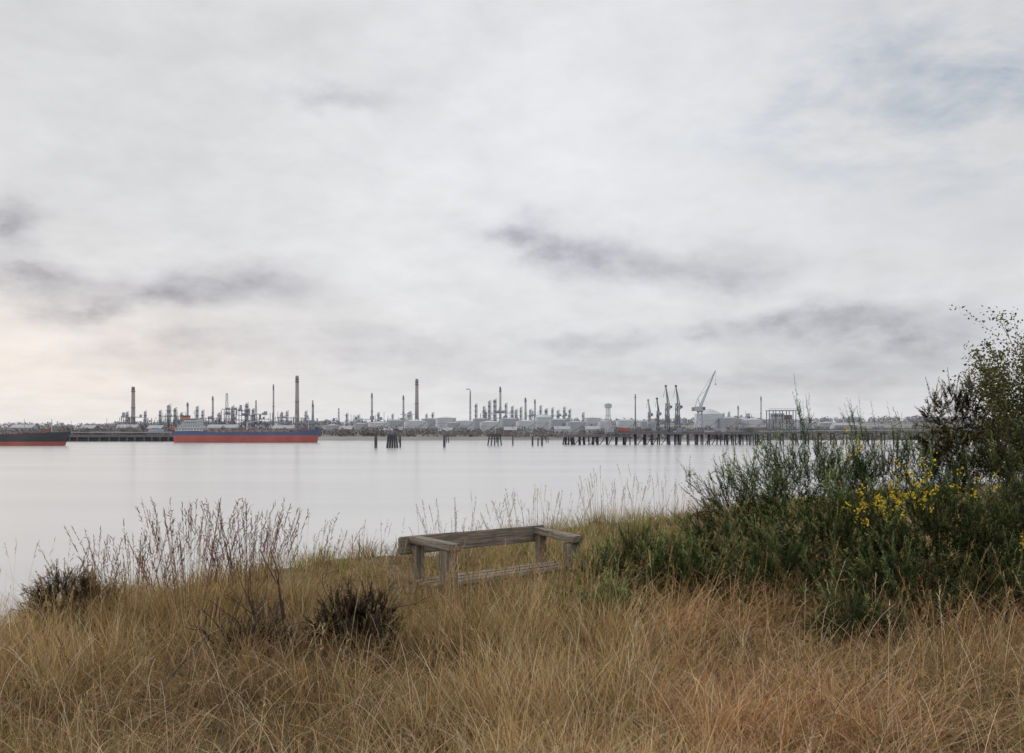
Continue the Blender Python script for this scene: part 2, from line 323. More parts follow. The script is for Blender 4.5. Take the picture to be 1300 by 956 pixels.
# ------------------------------------------------------------ ships
def ship(name,Xs,Y,Lh,beam,zr,zd,low,up,fore=2.2,seed=0,funnel='orange'):
    root=bpy.data.objects.new(name,None); scene.collection.objects.link(root); root.location=(Xs,Y,0)
    mb=MB(); st=[0,.015,.04,.08,.2,.4,.6,.75,.82,.88,.92,.955,.98,1.0]
    def hb(s,f):
        b_=1.0
        if s<.08: b_=.55+.45*(s/.08)**.6 if f>.4 else .25+.75*(s/.08)**.8
        if s>.8: t=(s-.8)/.2; b_=max(.02,1-t**(1.7+1.6*f))
        return b_*beam/2
    levels=[(-3,0),(zr,.45),(zr+.01,.45),(zd,1)]
    grid=[]
    for s in st:
        row=[]
        for z,f in levels:
            sheer=0
            if f==1: sheer=fore*max(0,(s-.84)/.16)**.5 if s>.84 else (.8 if s<.2 else 0)
            x=s*Lh+(f*5.0-2)*max(0,(s-.88)/.12)-f*1.5*(1 if s==0 else 0)
            row.append((Xs+x,hb(s,f),z+sheer))
        grid.append(row)
    for i in range(len(st)-1):
        for j,k in ((0,low),(2,up)):
            for sg in(-1,1):
                a,b2,c,d=grid[i][j],grid[i+1][j],grid[i+1][j+1],grid[i][j+1]
                mb.face([(p[0],Y+sg*p[1],p[2]) for p in (a,b2,c,d)],k)
        a,b2=grid[i][3],grid[i+1][3]
        mb.face([(a[0],Y-a[1],a[2]-.3),(b2[0],Y-b2[1],b2[2]-.3),(b2[0],Y+b2[1],b2[2]-.3),(a[0],Y+a[1],a[2]-.3)],'sdeck')
    for j,k in((0,low),(2,up)):
        p,q_=grid[0][j],grid[0][j+1]; mb.face([(p[0],Y-p[1],p[2]),(p[0],Y+p[1],p[2]),(q_[0],Y+q_[1],q_[2]),(q_[0],Y-q_[1],q_[2])],k)
    h=mb.build('hull',(Xs,Y,0)); h.location=(0,0,0); h.parent=root
    s=MB(); zz=zd+.8
    for i,(a,b2,hh,wd) in enumerate([(0.02,.21,2.6,.9),(.035,.19,2.6,.82),(.06,.175,2.6,.8),(.08,.17,2.4,.95)]):
        s.box((Xs+Lh*(a+b2)/2,Y,zz+hh/2),(Lh*(b2-a),beam*wd,hh),'pale' if i%2==0 else 'white')
        s.box((Xs+Lh*(a+b2)/2,Y,zz+hh+.06),(Lh*(b2-a)+1.2,beam*wd+1.2,.12),'grey')
        nW=9
        for w_ in range(nW):
            s.box((Xs+Lh*(a+(b2-a)*(w_+.5)/nW),Y-beam*wd/2-.03,zz+hh*.6),(Lh*(b2-a)/nW*(.85 if i==3 else .4),.1,.8),'glass')
        zz+=hh+.12
    s.box((Xs+Lh*.075,Y,zz-1.2),(5.0,6,6.0),funnel); s.box((Xs+Lh*.075,Y,zz+2.2),(5.2,6.2,.9),'hblack')
    s.cyl((Xs+Lh*.135,Y,zz),(Xs+Lh*.135,Y,zz+7),.35,.2,'pale',6); s.box((Xs+Lh*.135,Y,zz+4),(.4,6,.4),'pale'); s.box((Xs+Lh*.135,Y-.5,zz+5.5),(3,.4,.5),'white')
    s.cyl((Xs+Lh*.012,Y-3,zd+.7),(Xs+Lh*.012-3,Y-3,zd+5),1.2,1.2,'orange',8)
    o=s.build('superstructure',(Xs,Y,0)); o.location=(0,0,0); o.parent=root
    g=MB()
    for i in range(5):
        yy=Y-4+i*2; g.cyl((Xs+Lh*.2,yy,zd+1.2+.2*(i%2)),(Xs+Lh*.86,yy,zd+1.2+.2*(i%2)),.3,.3,'rust' if i%2 else 'sdeck',6)
    g.box((Xs+Lh*.53,Y,zd+1.9),(Lh*.66,1.6,.15),'rust')
    for i in range(14):
        x=Xs+Lh*(.21+.65*i/13); g.box((x,Y,zd+.9),(.4,beam*.8,1.6),'sdeck')
        g.cyl((x+2,Y-beam*.3,zd-.3),(x+2,Y-beam*.3,zd+1.6),.7,.7,'rust',8)
    x=Xs+Lh*.5; g.cyl((x,Y,zd),(x,Y,zd+8),.8,.6,'pale',8); g.cyl((x,Y,zd+8),(x+11,Y,zd+10),.45,.25,'pale',6); g.cyl((x,Y,zd+10),(x+11,Y,zd+10),.1,.1,'dsteel',4); g.cyl((x,Y,zd+8),(x,Y,zd+10),.3,.2,'pale',6)
    x=Xs+Lh*.93; g.cyl((x,Y,zd+fore*.6),(x,Y,zd+fore+8),.35,.2,'pale',6); g.box((x,Y,zd+fore+5),(.3,4,.3),'pale'); g.box((x-3,Y,zd+fore*.7+1),(4,6,1.8),'rust')
    for sg in(-1,1):
        yy=Y+sg*beam*.495
        for zz2 in (.6,1.1): g.cyl((Xs+Lh*.2,yy,zd+zz2),(Xs+Lh*.8,yy,zd+zz2),.05,.05,'pale',4)
        for i in range(40): x=Xs+Lh*(.2+.6*i/39); g.cyl((x,yy,zd-.1),(x,yy,zd+1.1),.05,.05,'pale',4)
    o=g.build('deck_gear',(Xs,Y,0)); o.location=(0,0,0); o.parent=root
ship('tanker_ship',bx(223,850),850,122,19,6.2,9.0,'hred','hblue')
ship('tanker_ship',bx(90,640)-136,640,133,20,2.6,7.2,'hred','hblack',fore=1.8,funnel='hblack')

# ------------------------------------------------------------ jetty
YJ=690
mb=MB(); q=random.Random(15)
xh0=bx(716,YJ); xh1=bx(962,YJ); xe=bx(1600,YJ)
def dz(x): return 8.6+ max(0,(x-xh1))*.0085
mb.box(((xh0+bx(800,YJ))/2,YJ+6,6.2),(bx(800,YJ)-xh0,16,1.6),'deck')
mb.box(((bx(770,YJ)+xh1)/2,YJ+6,8.0),(xh1-bx(770,YJ),18,1.5),'deck')
xx=xh0+1; i=0
while xx<xh1:
    for dy in (0,5.5,11):
        if q.random()<.9: mb.cyl((xx+q.uniform(-.6,.6),YJ+dy-1,-3),(xx+q.uniform(-.3,.3),YJ+dy-1,7.3 if xx>bx(770,YJ) else 5.5),.45,.45,'pile',7,cap=False)
    if q.random()<.35: mb.cyl((xx,YJ-1.3,-1),(xx+q.uniform(3,6),YJ-1.3,6),.3,.3,'pile',6)
    if q.random()<.22: mb.box((xx,YJ-2.4,3.6),(q.uniform(1,3),1.2,q.uniform(3,6)),'pile')
    xx+=q.choice([3.2,4.5,5.5,6.5]); i+=1
mb.box(((xh0+xh1)/2,YJ-1.4,2.6),(xh1-xh0,.4,.4),'pile')
x=xh1
i=0
while x<xe:
    zt=dz(x)
    for dy in (0,7):
        mb.cyl((x,YJ+dy,-3),(x,YJ+dy+.0,zt-1.0),.5,.5,'pile',7,cap=False)
    mb.box((x,YJ+3.5,zt-1.3),(1.0,9,.7),'pile')
    nx_=x+8.8
    if i%3==0: 
        mb.cyl((x+2.2,YJ,-3),(x+.3,YJ,zt-1.2),.4,.4,'pile',6,cap=False)
    mb.face([(x,YJ-1,zt-.9),(nx_,YJ-1,dz(nx_)-.9),(nx_,YJ-1,dz(nx_)),(x,YJ-1,zt)],'deck')
    mb.face([(x,YJ-1,zt),(nx_,YJ-1,dz(nx_)),(nx_,YJ+8,dz(nx_)),(x,YJ+8,zt)],'deck')
    mb.face([(x,YJ-1,zt-.9),(x,YJ+8,zt-.9),(nx_,YJ+8,dz(nx_)-.9),(nx_,YJ-1,dz(nx_)-.9)],'deck')
    for j,(yy,zo,rr) in enumerate([(0,.7,.4),(1.4,.8,.5),(3,1.6,.4),(4.6,1.7,.3)]):
        mb.cyl((x,YJ+yy,zt+zo),(nx_,YJ+yy,dz(nx_)+zo),rr,rr,['steel','dsteel','brown','steel'][j],6,cap=False)
    mb.cyl((x,YJ-.9,zt),(x,YJ-.9,zt+1.9),.12,.12,'jsteel',4)
    mb.cyl((x,YJ-.9,zt+1.9),(nx_,YJ-.9,dz(nx_)+1.9),.08,.08,'jsteel',4)
    if i%5==2: mb.cyl((x,YJ+7,zt),(x,YJ+7,zt+6),.12,.1,'jsteel',5)
    x=nx_; i+=1
q=random.Random(5)
for i in range(80):
    xx=q.uniform(bx(775,YJ),xh1-3); wv=q.uniform(1,7); hv=q.uniform(.6,3.8)
    mb.box((xx,YJ+q.uniform(0,12),8.75+hv/2),(wv,q.uniform(1,4),hv),q.choice(['dsteel','steel','deck','brown','grey','jsteel','deck']))
for i in range(30):
    xx=q.uniform(bx(775,YJ),xh1-3); mb.cyl((xx,YJ+2,8.7),(xx,YJ+2,8.7+q.uniform(2,8)),.18,.14,q.choice(['jsteel','steel']),5)
for i in range(7): mb.cyl((bx(775,YJ),YJ+1+i*1.3,9.2+.35*(i%3)),(xh1+2,YJ+1+i*1.3,9.2+.35*(i%3)),.4,.4,q.choice(['steel','dsteel','brown']),6)
mb.cyl((xh0,YJ-1.8,8.4),(bx(775,YJ),YJ-1.8,8.4),.08,.08,'jsteel',4)
for xx in np.arange(xh0,bx(775,YJ),3): mb.cyl((xx,YJ-1.8,7),(xx,YJ-1.8,8.4),.08,.08,'jsteel',4)
mb.build('jetty',(xh0,YJ,0))
mb=MB(); X=bx(792,YJ); mb.box((X,YJ,9.0+1.3),(8.5,3,2.6),'rust')
for i in range(18): mb.box((X-4.1+i*.48,YJ-1.53,10.3),(.2,.08,2.4),'hred')
for sx in(-4.2,4.2): mb.box((X+sx,YJ-1.5,10.3),(.3,.3,2.7),'brown')
mb.build('shipping_container',(X,YJ,9))
mb=MB(); xa,xb=bx(977,YJ),bx(1011,YJ); zt=hz(521,YJ); zm=hz(532,YJ); zb=9
for xx in np.linspace(xa,xb,5):
    for dy in(1,8): mb.box((xx,YJ+dy,(zb+zt)/2),(.5,.5,zt-zb),'jsteel')
mb.box(((xa+xb)/2,YJ+4.5,zt),(xb-xa+1.6,9.5,.6),'steel'); mb.box(((xa+xb)/2,YJ+4.5,zm-.6),(xb-xa+1,9,.5),'jsteel')
mb.box((xa+(xb-xa)*.33,YJ+4.5,zm+1.9),((xb-xa)*.5,6,4.2),'grey')
for i in range(5): mb.box((xa+2.2+i*1.7,YJ+1.45,zm+2.3),(1.1,.1,1.3),'glass')
mb.box((xa+(xb-xa)*.75,YJ+5,zm+1.4),(5,5,3),'brown')
for i in range(4):
    x0=xa+(xb-xa)*i/4; x1=xa+(xb-xa)*(i+1)/4
    mb.cyl((x0,YJ+1,zb),(x1,YJ+1,zm-.8),.16,.16,'jsteel',4); mb.cyl((x1,YJ+1,zb),(x0,YJ+1,zm-.8),.16,.16,'jsteel',4)
mb.cyl((xa-.5,YJ,zt+1.2),(xb+.5,YJ,zt+1.2),.08,.08,'jsteel',4)
for i in range(10): x0=xa+(xb-xa)*i/9; mb.cyl((x0,YJ,zt),(x0,YJ,zt+1.2),.07,.07,'jsteel',4)
mb.box((xa-7,YJ+4,10.5),(11,5,3),'brown'); mb.box((xb+6,YJ+4,10.2),(8,4,2.4),'steel')
mb.build('jetty_control_building',(xa,YJ,9))
def loading_arm(px,top,w=3.2,k='jsteel',arm=True,Y=YJ):
    X=bx(px,Y); zt=hz(top,Y); z0=8.7; mb=MB(); h=zt-z0
    mb.box((X,Y+3,z0+h*.3),(w*.9,w*.9,h*.6*.2),k)
    for sx in(-1,1):
        for sy in (-1,1): mb.cyl((X+sx*w*.5,Y+3+sy*w*.5,z0),(X+sx*w*.28,Y+3+sy*w*.3,z0+h*.62),.22,.2,k,5)
    for i in range(5):
        z=z0+h*.62*i/5; z2=z0+h*.62*(i+1)/5; ww=w*(.5-.22*i/5)
        mb.cyl((X-ww,Y+3-ww,z),(X+ww,Y+3-ww,z2),.14,.14,k,4); mb.cyl((X+ww,Y+3-ww,z),(X-ww,Y+3-ww,z2),.14,.14,k,4); mb.box((X,Y+3,z2),(ww*2+.8,ww*2+.8,.25),k)
    mb.cyl((X,Y+3,z0),(X,Y+3,z0+h*.7),.55,.5,'steel',7)
    mb.cyl((X,Y+2,z0+h*.62),(X-w*.35,Y+2,zt),.5,.32,k,6); mb.cyl((X-w*.35,Y+2,zt),(X+w*.6,Y+2,z0+h*.5),.34,.3,k,6)
    mb.cyl((X,Y+2,z0+h*.62),(X+w*.5,Y+2,z0+h*.5),.8,.8,'steel',6)
    mb.box((X+w*.75,Y+2,z0+h*.55),(1.2,1.4,1.8),'deck'); mb.cyl((X-w*.35,Y+1.6,zt),(X-w*.35,Y+2.4,zt),.9,.9,k,8)
    mb.cyl((X-w*.35,Y+2,zt),(X-w*.9,Y+2,z0+h*.75),.12,.12,k,4)
    mb.build('marine_loading_arm',(X,Y,z0))
loading_arm(848,490,3.4); loading_arm(861,490,3.6); loading_arm(836,506,2.2); loading_arm(825,508,2.4,'steel')
mb=MB(); X=bx(807,YJ); mb.cyl((X,YJ+2,8.7),(X,YJ+2,hz(500,YJ)),.55,.35,'jsteel',8); mb.box((X,YJ+2,hz(504,YJ)),(1.8,1.8,.3),'jsteel'); mb.cyl((X,YJ+2,8.7),(X,YJ+2,12),.9,.9,'steel',8)
for s in (-1,1): mb.cyl((X+s*2.2,YJ+2,8.7),(X,YJ+2,18),.15,.15,'jsteel',4)
mb.build('lighting_mast',(X,YJ,8.7))
mb=MB(); Y=YJ; X=bx(890,Y); z0=8.7; zc=hz(523,Y)
for sx in(-1,1):
    for sy in(-1,1): mb.cyl((X+sx*2.6,Y+4+sy*2.6,z0),(X+sx*1.3,Y+4+sy*1.3,zc),.3,.28,'steel',5)
for i in range(4):
    z=z0+(zc-z0)*i/4; z2=z0+(zc-z0)*(i+1)/4; ww=2.6-1.3*i/4
    mb.cyl((X-ww,Y+4-ww,z),(X+ww-.3,Y+4-ww,z2),.18,.18,'steel',4); mb.cyl((X+ww,Y+4-ww,z),(X-ww+.3,Y+4-ww,z2),.18,.18,'steel',4)
mb.cyl((X,Y+4,zc),(X,Y+4,zc+.8),2.2,2.2,'dsteel',12); mb.box((X-1,Y+4,zc+2.3),(6,3.4,3),'grey'); mb.box((X+2.6,Y+2.6,zc+2.4),(1.6,1.6,2.2),'glass'); mb.box((X-4.6,Y+4,zc+2),(2,3.2,2.6),'dsteel')
tip=Vector((bx(910,Y),Y+4,hz(470,Y))); bs_=Vector((X+1,Y+4,zc+3.5)); ap=Vector((X-1.5,Y+4,hz(505,Y)))
for s in(-1,1):
    for o_ in(0,1.5):
        mb.cyl(bs_+Vector((-o_*.8,s*.9,o_*.3)),tip+Vector((-o_*.2,s*.25,0)),.2,.15,'steel',4)
for i in range(12):
    a=bs_.lerp(tip,i/12); b2=bs_.lerp(tip,(i+1)/12)+Vector((-1.2*(1-(i+1)/12),0,.4*(1-(i+1)/12))); mb.cyl(a,b2,.13,.13,'steel',4); c2=bs_.lerp(tip,(i+1)/12); mb.cyl(c2,b2,.13,.13,'steel',4)
mb.cyl(Vector((X+.4,Y+4,zc+3.5)),ap,.25,.2,'steel',5); mb.cyl(Vector((X-3.5,Y+4,zc+3.5)),ap,.22,.2,'steel',5)
mb.cyl(ap,tip,.1,.1,'dsteel',4); mb.cyl(ap,bs_.lerp(tip,.55),.1,.1,'dsteel',4); mb.cyl(tip,tip+Vector((0,0,-9)),.07,.07,'dsteel',4); mb.box(tip+Vector((0,0,-9.5)),(.7,.7,1.1),'dsteel')
mb.build('harbour_crane',(X,Y,z0))
mb=MB(); Y=1150; X=bx(772,Y); z0=2; zt=hz(513,Y)
for sx in(-1,1):
    for sy in(-1,1): mb.cyl((X+sx*3,Y+sy*3,z0),(X+sx*2,Y+sy*2,zt-4),.4,.35,'grey',5)
for i in range(4): mb.box((X,Y,z0+(zt-4-z0)*(i+1)/4),(6-i*.4,6-i*.4,.4),'grey')
mb.cyl((X,Y,zt-4.2),(X,Y,zt),4.2,4.2,'grey',14); mb.cyl((X,Y,zt),(X,Y,zt+1.2),4.2,.4,'grey',14); mb.cyl((X,Y,z0),(X,Y,zt-4),.8,.8,'pale',6)
mb.build('water_tower',(X,Y,z0))

def post(px,top,base,w=1.4):
    Y=EYE*F/(base-550); X=bx(px,Y); mb=MB(); zt=hz(top,Y); r=w*Y/F/2
    mb.cyl((X,Y,-3),(X,Y,zt-.4),r,r,'pile',8); mb.cyl((X,Y,zt-.4),(X,Y,zt),r*1.15,r*.8,'pile',8); mb.cyl((X,Y,.2),(X,Y,1.4),r*1.08,r*1.08,'deck',8)
    mb.box((X+r,Y,zt*.5),(.15,.3,zt*.9),'deck')
    mb.build('mooring_post',(X,Y,0))
for a in [(477,549,569,3.6),(508,552,568,2.2),(564,552,568,3),(676,553,566,2.2),(688,553,566,2.4),(651,553,565.5,1.6),(683,556,566,1.6)]: post(*a)
def dolphin(px,w,top,base,light=True):
    Y=EYE*F/(base-550); X=bx(px,Y); W=w*Y/F/2; zt=hz(top,Y); mb=MB()
    for i in range(5):
        for j in range(3):
            xx=(-1+i/2)*W; yy=(-1+j)*W*.6
            mb.cyl((X+xx*1.0,Y+yy,-3),(X+xx*.72,Y+yy*.7,zt-1.6),.42,.42,'pile',6)
    mb.box((X,Y,zt-1.2),(W*1.7,W*1.2,1.4),'pile'); mb.box((X,Y,zt-3.6),(W*1.5,W*1.0,.5),'pile')
    mb.cyl((X-W*.5,Y,zt-.5),(X-W*.5,Y,zt+.9),.35,.45,'deck',8); mb.cyl((X+W*.4,Y,zt-.5),(X+W*.4,Y,zt+.7),.35,.45,'deck',8)
    for s in (-1,0,1): mb.cyl((X+s*W*.8,Y-W*.6,zt-.5),(X+s*W*.8,Y-W*.6,zt+.8),.06,.06,'dsteel',4)
    mb.cyl((X-W*.8,Y-W*.6,zt+.8),(X+W*.8,Y-W*.6,zt+.8),.06,.06,'dsteel',4)
    if light: mb.cyl((X+W*.1,Y,zt-.5),(X+W*.1,Y,zt+3.5),.12,.1,'pale',5); mb.box((X+W*.1,Y,zt+3.6),(.6,.6,.6),'pale')
    mb.build('mooring_dolphin',(X,Y,0))
dolphin(498,14,550,568.5); dolphin(628,19,550,565.5); dolphin(722,16,551,564.5,False)
mb=MB(); Y=860; X0=bx(505,Y); X1=bx(760,Y); mb.box(((X0+X1)/2,Y,7.2),(X1-X0,3,.6),'brown')
for xx in np.arange(X0,X1,6.5): mb.cyl((xx,Y,7.2),(xx,Y,8.7),.1,.1,'dsteel',4)
mb.cyl((X0,Y-1.4,8.7),(X1,Y-1.4,8.7),.1,.1,'brown',4)
for xx in np.arange(X0,X1+1,43): 
    for s in(-1,1): mb.cyl((xx+s,Y,-3),(xx+s*.7,Y,7),.45,.45,'wpile',6)
mb.build('jetty_walkway',(X0,Y,0))

# ------------------------------------------------------------ bench
def wood_mat():
    m,nt,b=new_mat('weathered_oak'); L=nt.links.new
    tc=nt.nodes.new('ShaderNodeTexCoord'); oi=nt.nodes.new('ShaderNodeObjectInfo'); mp=nt.nodes.new('ShaderNodeMapping'); mp.inputs['Scale'].default_value=(1.6,26,26)
    va=nt.nodes.new('ShaderNodeVectorMath'); va.operation='ADD'; L(tc.outputs['Object'],va.inputs[0]); L(oi.outputs['Random'],va.inputs[1]); L(va.outputs[0],mp.inputs[0])
    n=nt.nodes.new('ShaderNodeTexNoise'); n.inputs['Scale'].default_value=1.5; n.inputs['Detail'].default_value=8; n.inputs['Roughness'].default_value=.7; L(mp.outputs[0],n.inputs['Vector'])
    r=nt.nodes.new('ShaderNodeValToRGB'); e=r.color_ramp.elements; e[0].position=.33; e[0].color=(.075,.06,.048,1); e[1].position=.64; e[1].color=(.36,.31,.25,1)
    x=e.new(.5); x.color=(.22,.18,.145,1)
    n2=nt.nodes.new('ShaderNodeTexNoise'); n2.inputs['Scale'].default_value=7; n2.inputs['Detail'].default_value=4; L(tc.outputs['Object'],n2.inputs['Vector'])
    r2=nt.nodes.new('ShaderNodeValToRGB'); r2.color_ramp.elements[0].position=.55; r2.color_ramp.elements[1].position=.72; L(n2.outputs['Fac'],r2.inputs[0])
    mx=nt.nodes.new('ShaderNodeMix'); mx.data_type='RGBA'; mx.inputs['B'].default_value=(.13,.12,.085,1)
    mm=nt.nodes.new('ShaderNodeMath'); mm.operation='MULTIPLY'; mm.inputs[1].default_value=.55; L(r2.outputs[0],mm.inputs[0]); L(mm.outputs[0],mx.inputs['Factor'])
    L(n.outputs['Fac'],r.inputs[0]); L(r.outputs[0],mx.inputs['A']); L(mx.outputs['Result'],b.inputs['Base Color']); b.inputs['Roughness'].default_value=.85
    bp=nt.nodes.new('ShaderNodeBump'); bp.inputs['Strength'].default_value=.9; bp.inputs['Distance'].default_value=.008; L(n.outputs['Fac'],bp.inputs['Height']); L(bp.outputs[0],b.inputs['Normal'])
    return m
WM=wood_mat()
bench=bpy.data.objects.new('wooden_bench',None); scene.collection.objects.link(bench)
B0=Vector((-1.04,9.2,6.27)); U=Vector((1.375,1.4,0)).normalized(); ang=math.atan2(U.y,U.x)
bench.location=B0; bench.rotation_euler=(0,0,ang)
import bmesh
from mathutils import Euler
def part(name,c,d,rot=(0,0,0)):
    me=bpy.data.meshes.new(name)
    ax=int(np.argmax(d)); dd=(d[0],d[1],d[2]); R0=Matrix.Identity(3)
    if ax==2: dd=(d[2],d[1],d[0]); R0=Matrix.Rotation(math.radians(-90),3,'Y')
    if ax==1: dd=(d[1],d[0],d[2]); R0=Matrix.Rotation(math.radians(90),3,'Z')
    bm=bmesh.new(); bmesh.ops.create_cube(bm,size=1)
    for v in bm.verts: v.co=Vector((v.co.x*dd[0],v.co.y*dd[1],v.co.z*dd[2]))
    bmesh.ops.subdivide_edges(bm,edges=[e for e in bm.edges if abs((e.verts[0].co-e.verts[1].co).x)>dd[0]*.5],cuts=6)
    bmesh.ops.bevel(bm,geom=[e for e in bm.edges if e.is_manifold and e.calc_face_angle(0)>1],offset=.011,segments=2,affect='EDGES',clamp_overlap=True)
    for v in bm.verts: v.co+=Vector([R.uniform(-.0035,.0035) for _ in range(3)])
    bm.to_mesh(me); bm.free(); me.materials.append(WM)
    o=bpy.data.objects.new(name,me); scene.collection.objects.link(o); o.parent=bench
    o.matrix_local=Matrix.Translation(c)@(Euler(rot).to_matrix()@R0).to_4x4(); return o
LB=1.96
part('backrest',(LB/2,0,.68),(LB,.055,.165),(0,0.008,0))
for i,x in enumerate((.16,LB-.12)):
    part('rear_post_%d'%(i+1),(x,-.077,.30),(.10,.09,.80))
    part('front_post_%d'%(i+1),(x,-.50,.27 if i==0 else .22),(.135,.135,.84 if i==0 else .78))
    part('armrest_%d'%(i+1),(x,-.30,.722 if i==0 else .68),(.15,.60,.065),(.06 if i==0 else .10,0,0))
for i in range(3): part('seat_slat_%d'%(i+1),(LB/2,-.16-.14*i,.36),(LB*.98,.125,.04))
part('seat_rail',(LB/2,-.46,.305),(LB*.86,.05,.07))

# ------------------------------------------------------------ vegetation generators
def nrm(a): return a/np.maximum(1e-9,np.linalg.norm(a,axis=1))[:,None]
def blades(P,az,Ln,th0,curl,w,col,tipcol=None,S=3,root=.30):
    """ribbon blades: P roots, az azimuth, Ln length, th0 lean from vertical, curl extra bend"""
    N=len(P); pts=[P.copy()]; p=P.copy()
    hd=np.stack([np.cos(az),np.sin(az),np.zeros(N)],-1)
    for i in range(S):
        th=th0+curl*((i+.5)/S)**1.3
        st=(hd*np.sin(th)[:,None]+np.array([0,0,1.0])*np.cos(th)[:,None])*(Ln/S)[:,None]
        p=p+st; pts.append(p.copy())
    ra=az+np.pi/2+rng.uniform(-.9,.9,N); wd=np.stack([np.cos(ra),np.sin(ra),np.zeros(N)],-1)*(w/2)[:,None]
    V=[]
    for i in range(S):
        k=1-.55*i/S; V+= [pts[i]-wd*k, pts[i]+wd*k]
    V.append(pts[S]); V=np.stack(V,1); nv=2*S+1
    base=np.arange(N)[:,None]*nv
    Q=np.concatenate([base+np.array([2*i,2*i+1,2*i+3,2*i+2]) for i in range(S-1)],0)
    T=base+np.array([2*S-2,2*S-1,2*S])
    C=np.repeat(col[:,None,:],nv,1)
    g=np.array([root]*2+[.75]*2+[1.05]*(nv-4))  # shade low between the blades is painted in: roots darkest, tips lightest
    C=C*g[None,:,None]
    if tipcol is not None: C[:,-1,:]=tipcol
    return V.reshape(-1,3),T,Q,C.reshape(-1,3),np.stack(pts,1)
class Acc:
    def __init__(s): s.V=[];s.T=[];s.Q=[];s.C=[];s.n=0
    def add(s,V,T,Q,C):
        s.V.append(V);s.C.append(C)
        if T is not None and len(T): s.T.append(T+s.n)
        if Q is not None and len(Q): s.Q.append(Q+s.n)
        s.n+=len(V)
    def build(s,name,mt):
        return np_mesh(name,np.concatenate(s.V),np.concatenate(s.T) if s.T else None,np.concatenate(s.Q) if s.Q else None,np.concatenate(s.C),mt)
PAL=np.array([[.60,.43,.22],[.50,.32,.14],[.72,.57,.36],[.32,.19,.09],[.55,.37,.18],[.46,.34,.18]])
GREEN=np.array([[.27,.29,.11],[.20,.23,.09],[.40,.38,.17]])
def pick(n,greenp,dark=None):
    c=PAL[rng.integers(0,len(PAL),n)]; g=GREEN[rng.integers(0,3,n)]
    m_=rng.random(n)<greenp; c=np.where(m_[:,None],g,c)
    return c*rng.uniform(.55,1.22,(n,1))
grassmat=leaf_mat('dry_grass_blades',.2)
def sample(n,y0,y1,margin=1.2,wid=.60,powr=1.0):
    y=np.exp(rng.uniform(np.log(y0),np.log(y1),n)); x=rng.uniform(-1,1,n)*(wid*y+1.2)
    k=y<y_edge(x)+margin
    return x[k],y[k]
acc=Acc()
tx,ty=sample(5000,2.6,26)
NB=46
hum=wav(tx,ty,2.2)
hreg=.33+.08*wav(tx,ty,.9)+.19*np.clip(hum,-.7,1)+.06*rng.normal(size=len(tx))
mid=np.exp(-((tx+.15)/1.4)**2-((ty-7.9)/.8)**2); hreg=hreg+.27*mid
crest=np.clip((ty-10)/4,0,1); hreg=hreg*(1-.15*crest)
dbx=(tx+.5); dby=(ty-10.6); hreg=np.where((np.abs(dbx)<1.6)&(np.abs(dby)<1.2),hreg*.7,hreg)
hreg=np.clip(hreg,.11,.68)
tone=np.clip(1+.34*wav(tx,ty,1.7)+.35*hum,.35,1.55)  # patchy tone, plus shade of the low hollows put into the blade colour
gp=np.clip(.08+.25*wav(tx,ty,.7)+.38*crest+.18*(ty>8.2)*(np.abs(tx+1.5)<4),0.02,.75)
right=np.clip((tx-.4)/1.5,0,1)*(ty<9.5)
idx=np.repeat(np.arange(len(tx)),NB); n=len(idx)
sp=np.abs(rng.normal(size=n))*.10; a0=rng.uniform(0,2*np.pi,n)
px_=tx[idx]+np.cos(a0)*sp; py_=ty[idx]+np.sin(a0)*sp
Ln=hreg[idx]*rng.uniform(.5,1.4,n)
P=np.stack([px_,py_,gz(px_,py_)-.02],-1)
az=a0+rng.normal(size=n)*.7
th0=np.clip(.06+sp*1.6+np.abs(rng.normal(size=n))*.18,0,1.0)
curl=rng.uniform(.1,1.2,n)+right[idx]*rng.uniform(.3,2.2,n)
Ln=Ln*(1+.35*right[idx])
w=rng.uniform(.0022,.0055,n)*(1+np.clip((ty[idx]-6)/12,0,1.2))
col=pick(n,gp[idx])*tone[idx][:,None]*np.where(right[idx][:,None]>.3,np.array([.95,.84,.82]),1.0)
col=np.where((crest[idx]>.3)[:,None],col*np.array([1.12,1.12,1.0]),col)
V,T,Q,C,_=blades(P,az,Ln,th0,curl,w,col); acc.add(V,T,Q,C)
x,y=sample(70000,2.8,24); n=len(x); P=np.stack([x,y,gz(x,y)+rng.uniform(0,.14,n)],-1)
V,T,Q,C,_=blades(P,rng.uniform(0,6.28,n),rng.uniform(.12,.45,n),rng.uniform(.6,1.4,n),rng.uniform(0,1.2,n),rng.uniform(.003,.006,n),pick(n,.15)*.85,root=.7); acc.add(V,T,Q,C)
# long bleached strands bent over the tussocks
x,y=sample(9000,3,14); n=len(x); kk=rng.random(n)<np.clip(.3+.5*np.clip(x/2,0,1)+.4*wav(x,y,1.3),.05,1); x=x[kk];y=y[kk];n=len(x)
P=np.stack([x,y,gz(x,y)],-1)
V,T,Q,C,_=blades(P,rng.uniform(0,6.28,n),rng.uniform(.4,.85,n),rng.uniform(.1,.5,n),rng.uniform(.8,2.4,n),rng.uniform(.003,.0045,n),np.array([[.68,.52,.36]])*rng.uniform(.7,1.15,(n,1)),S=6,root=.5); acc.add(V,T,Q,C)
acc.build('dry_grass',grassmat)

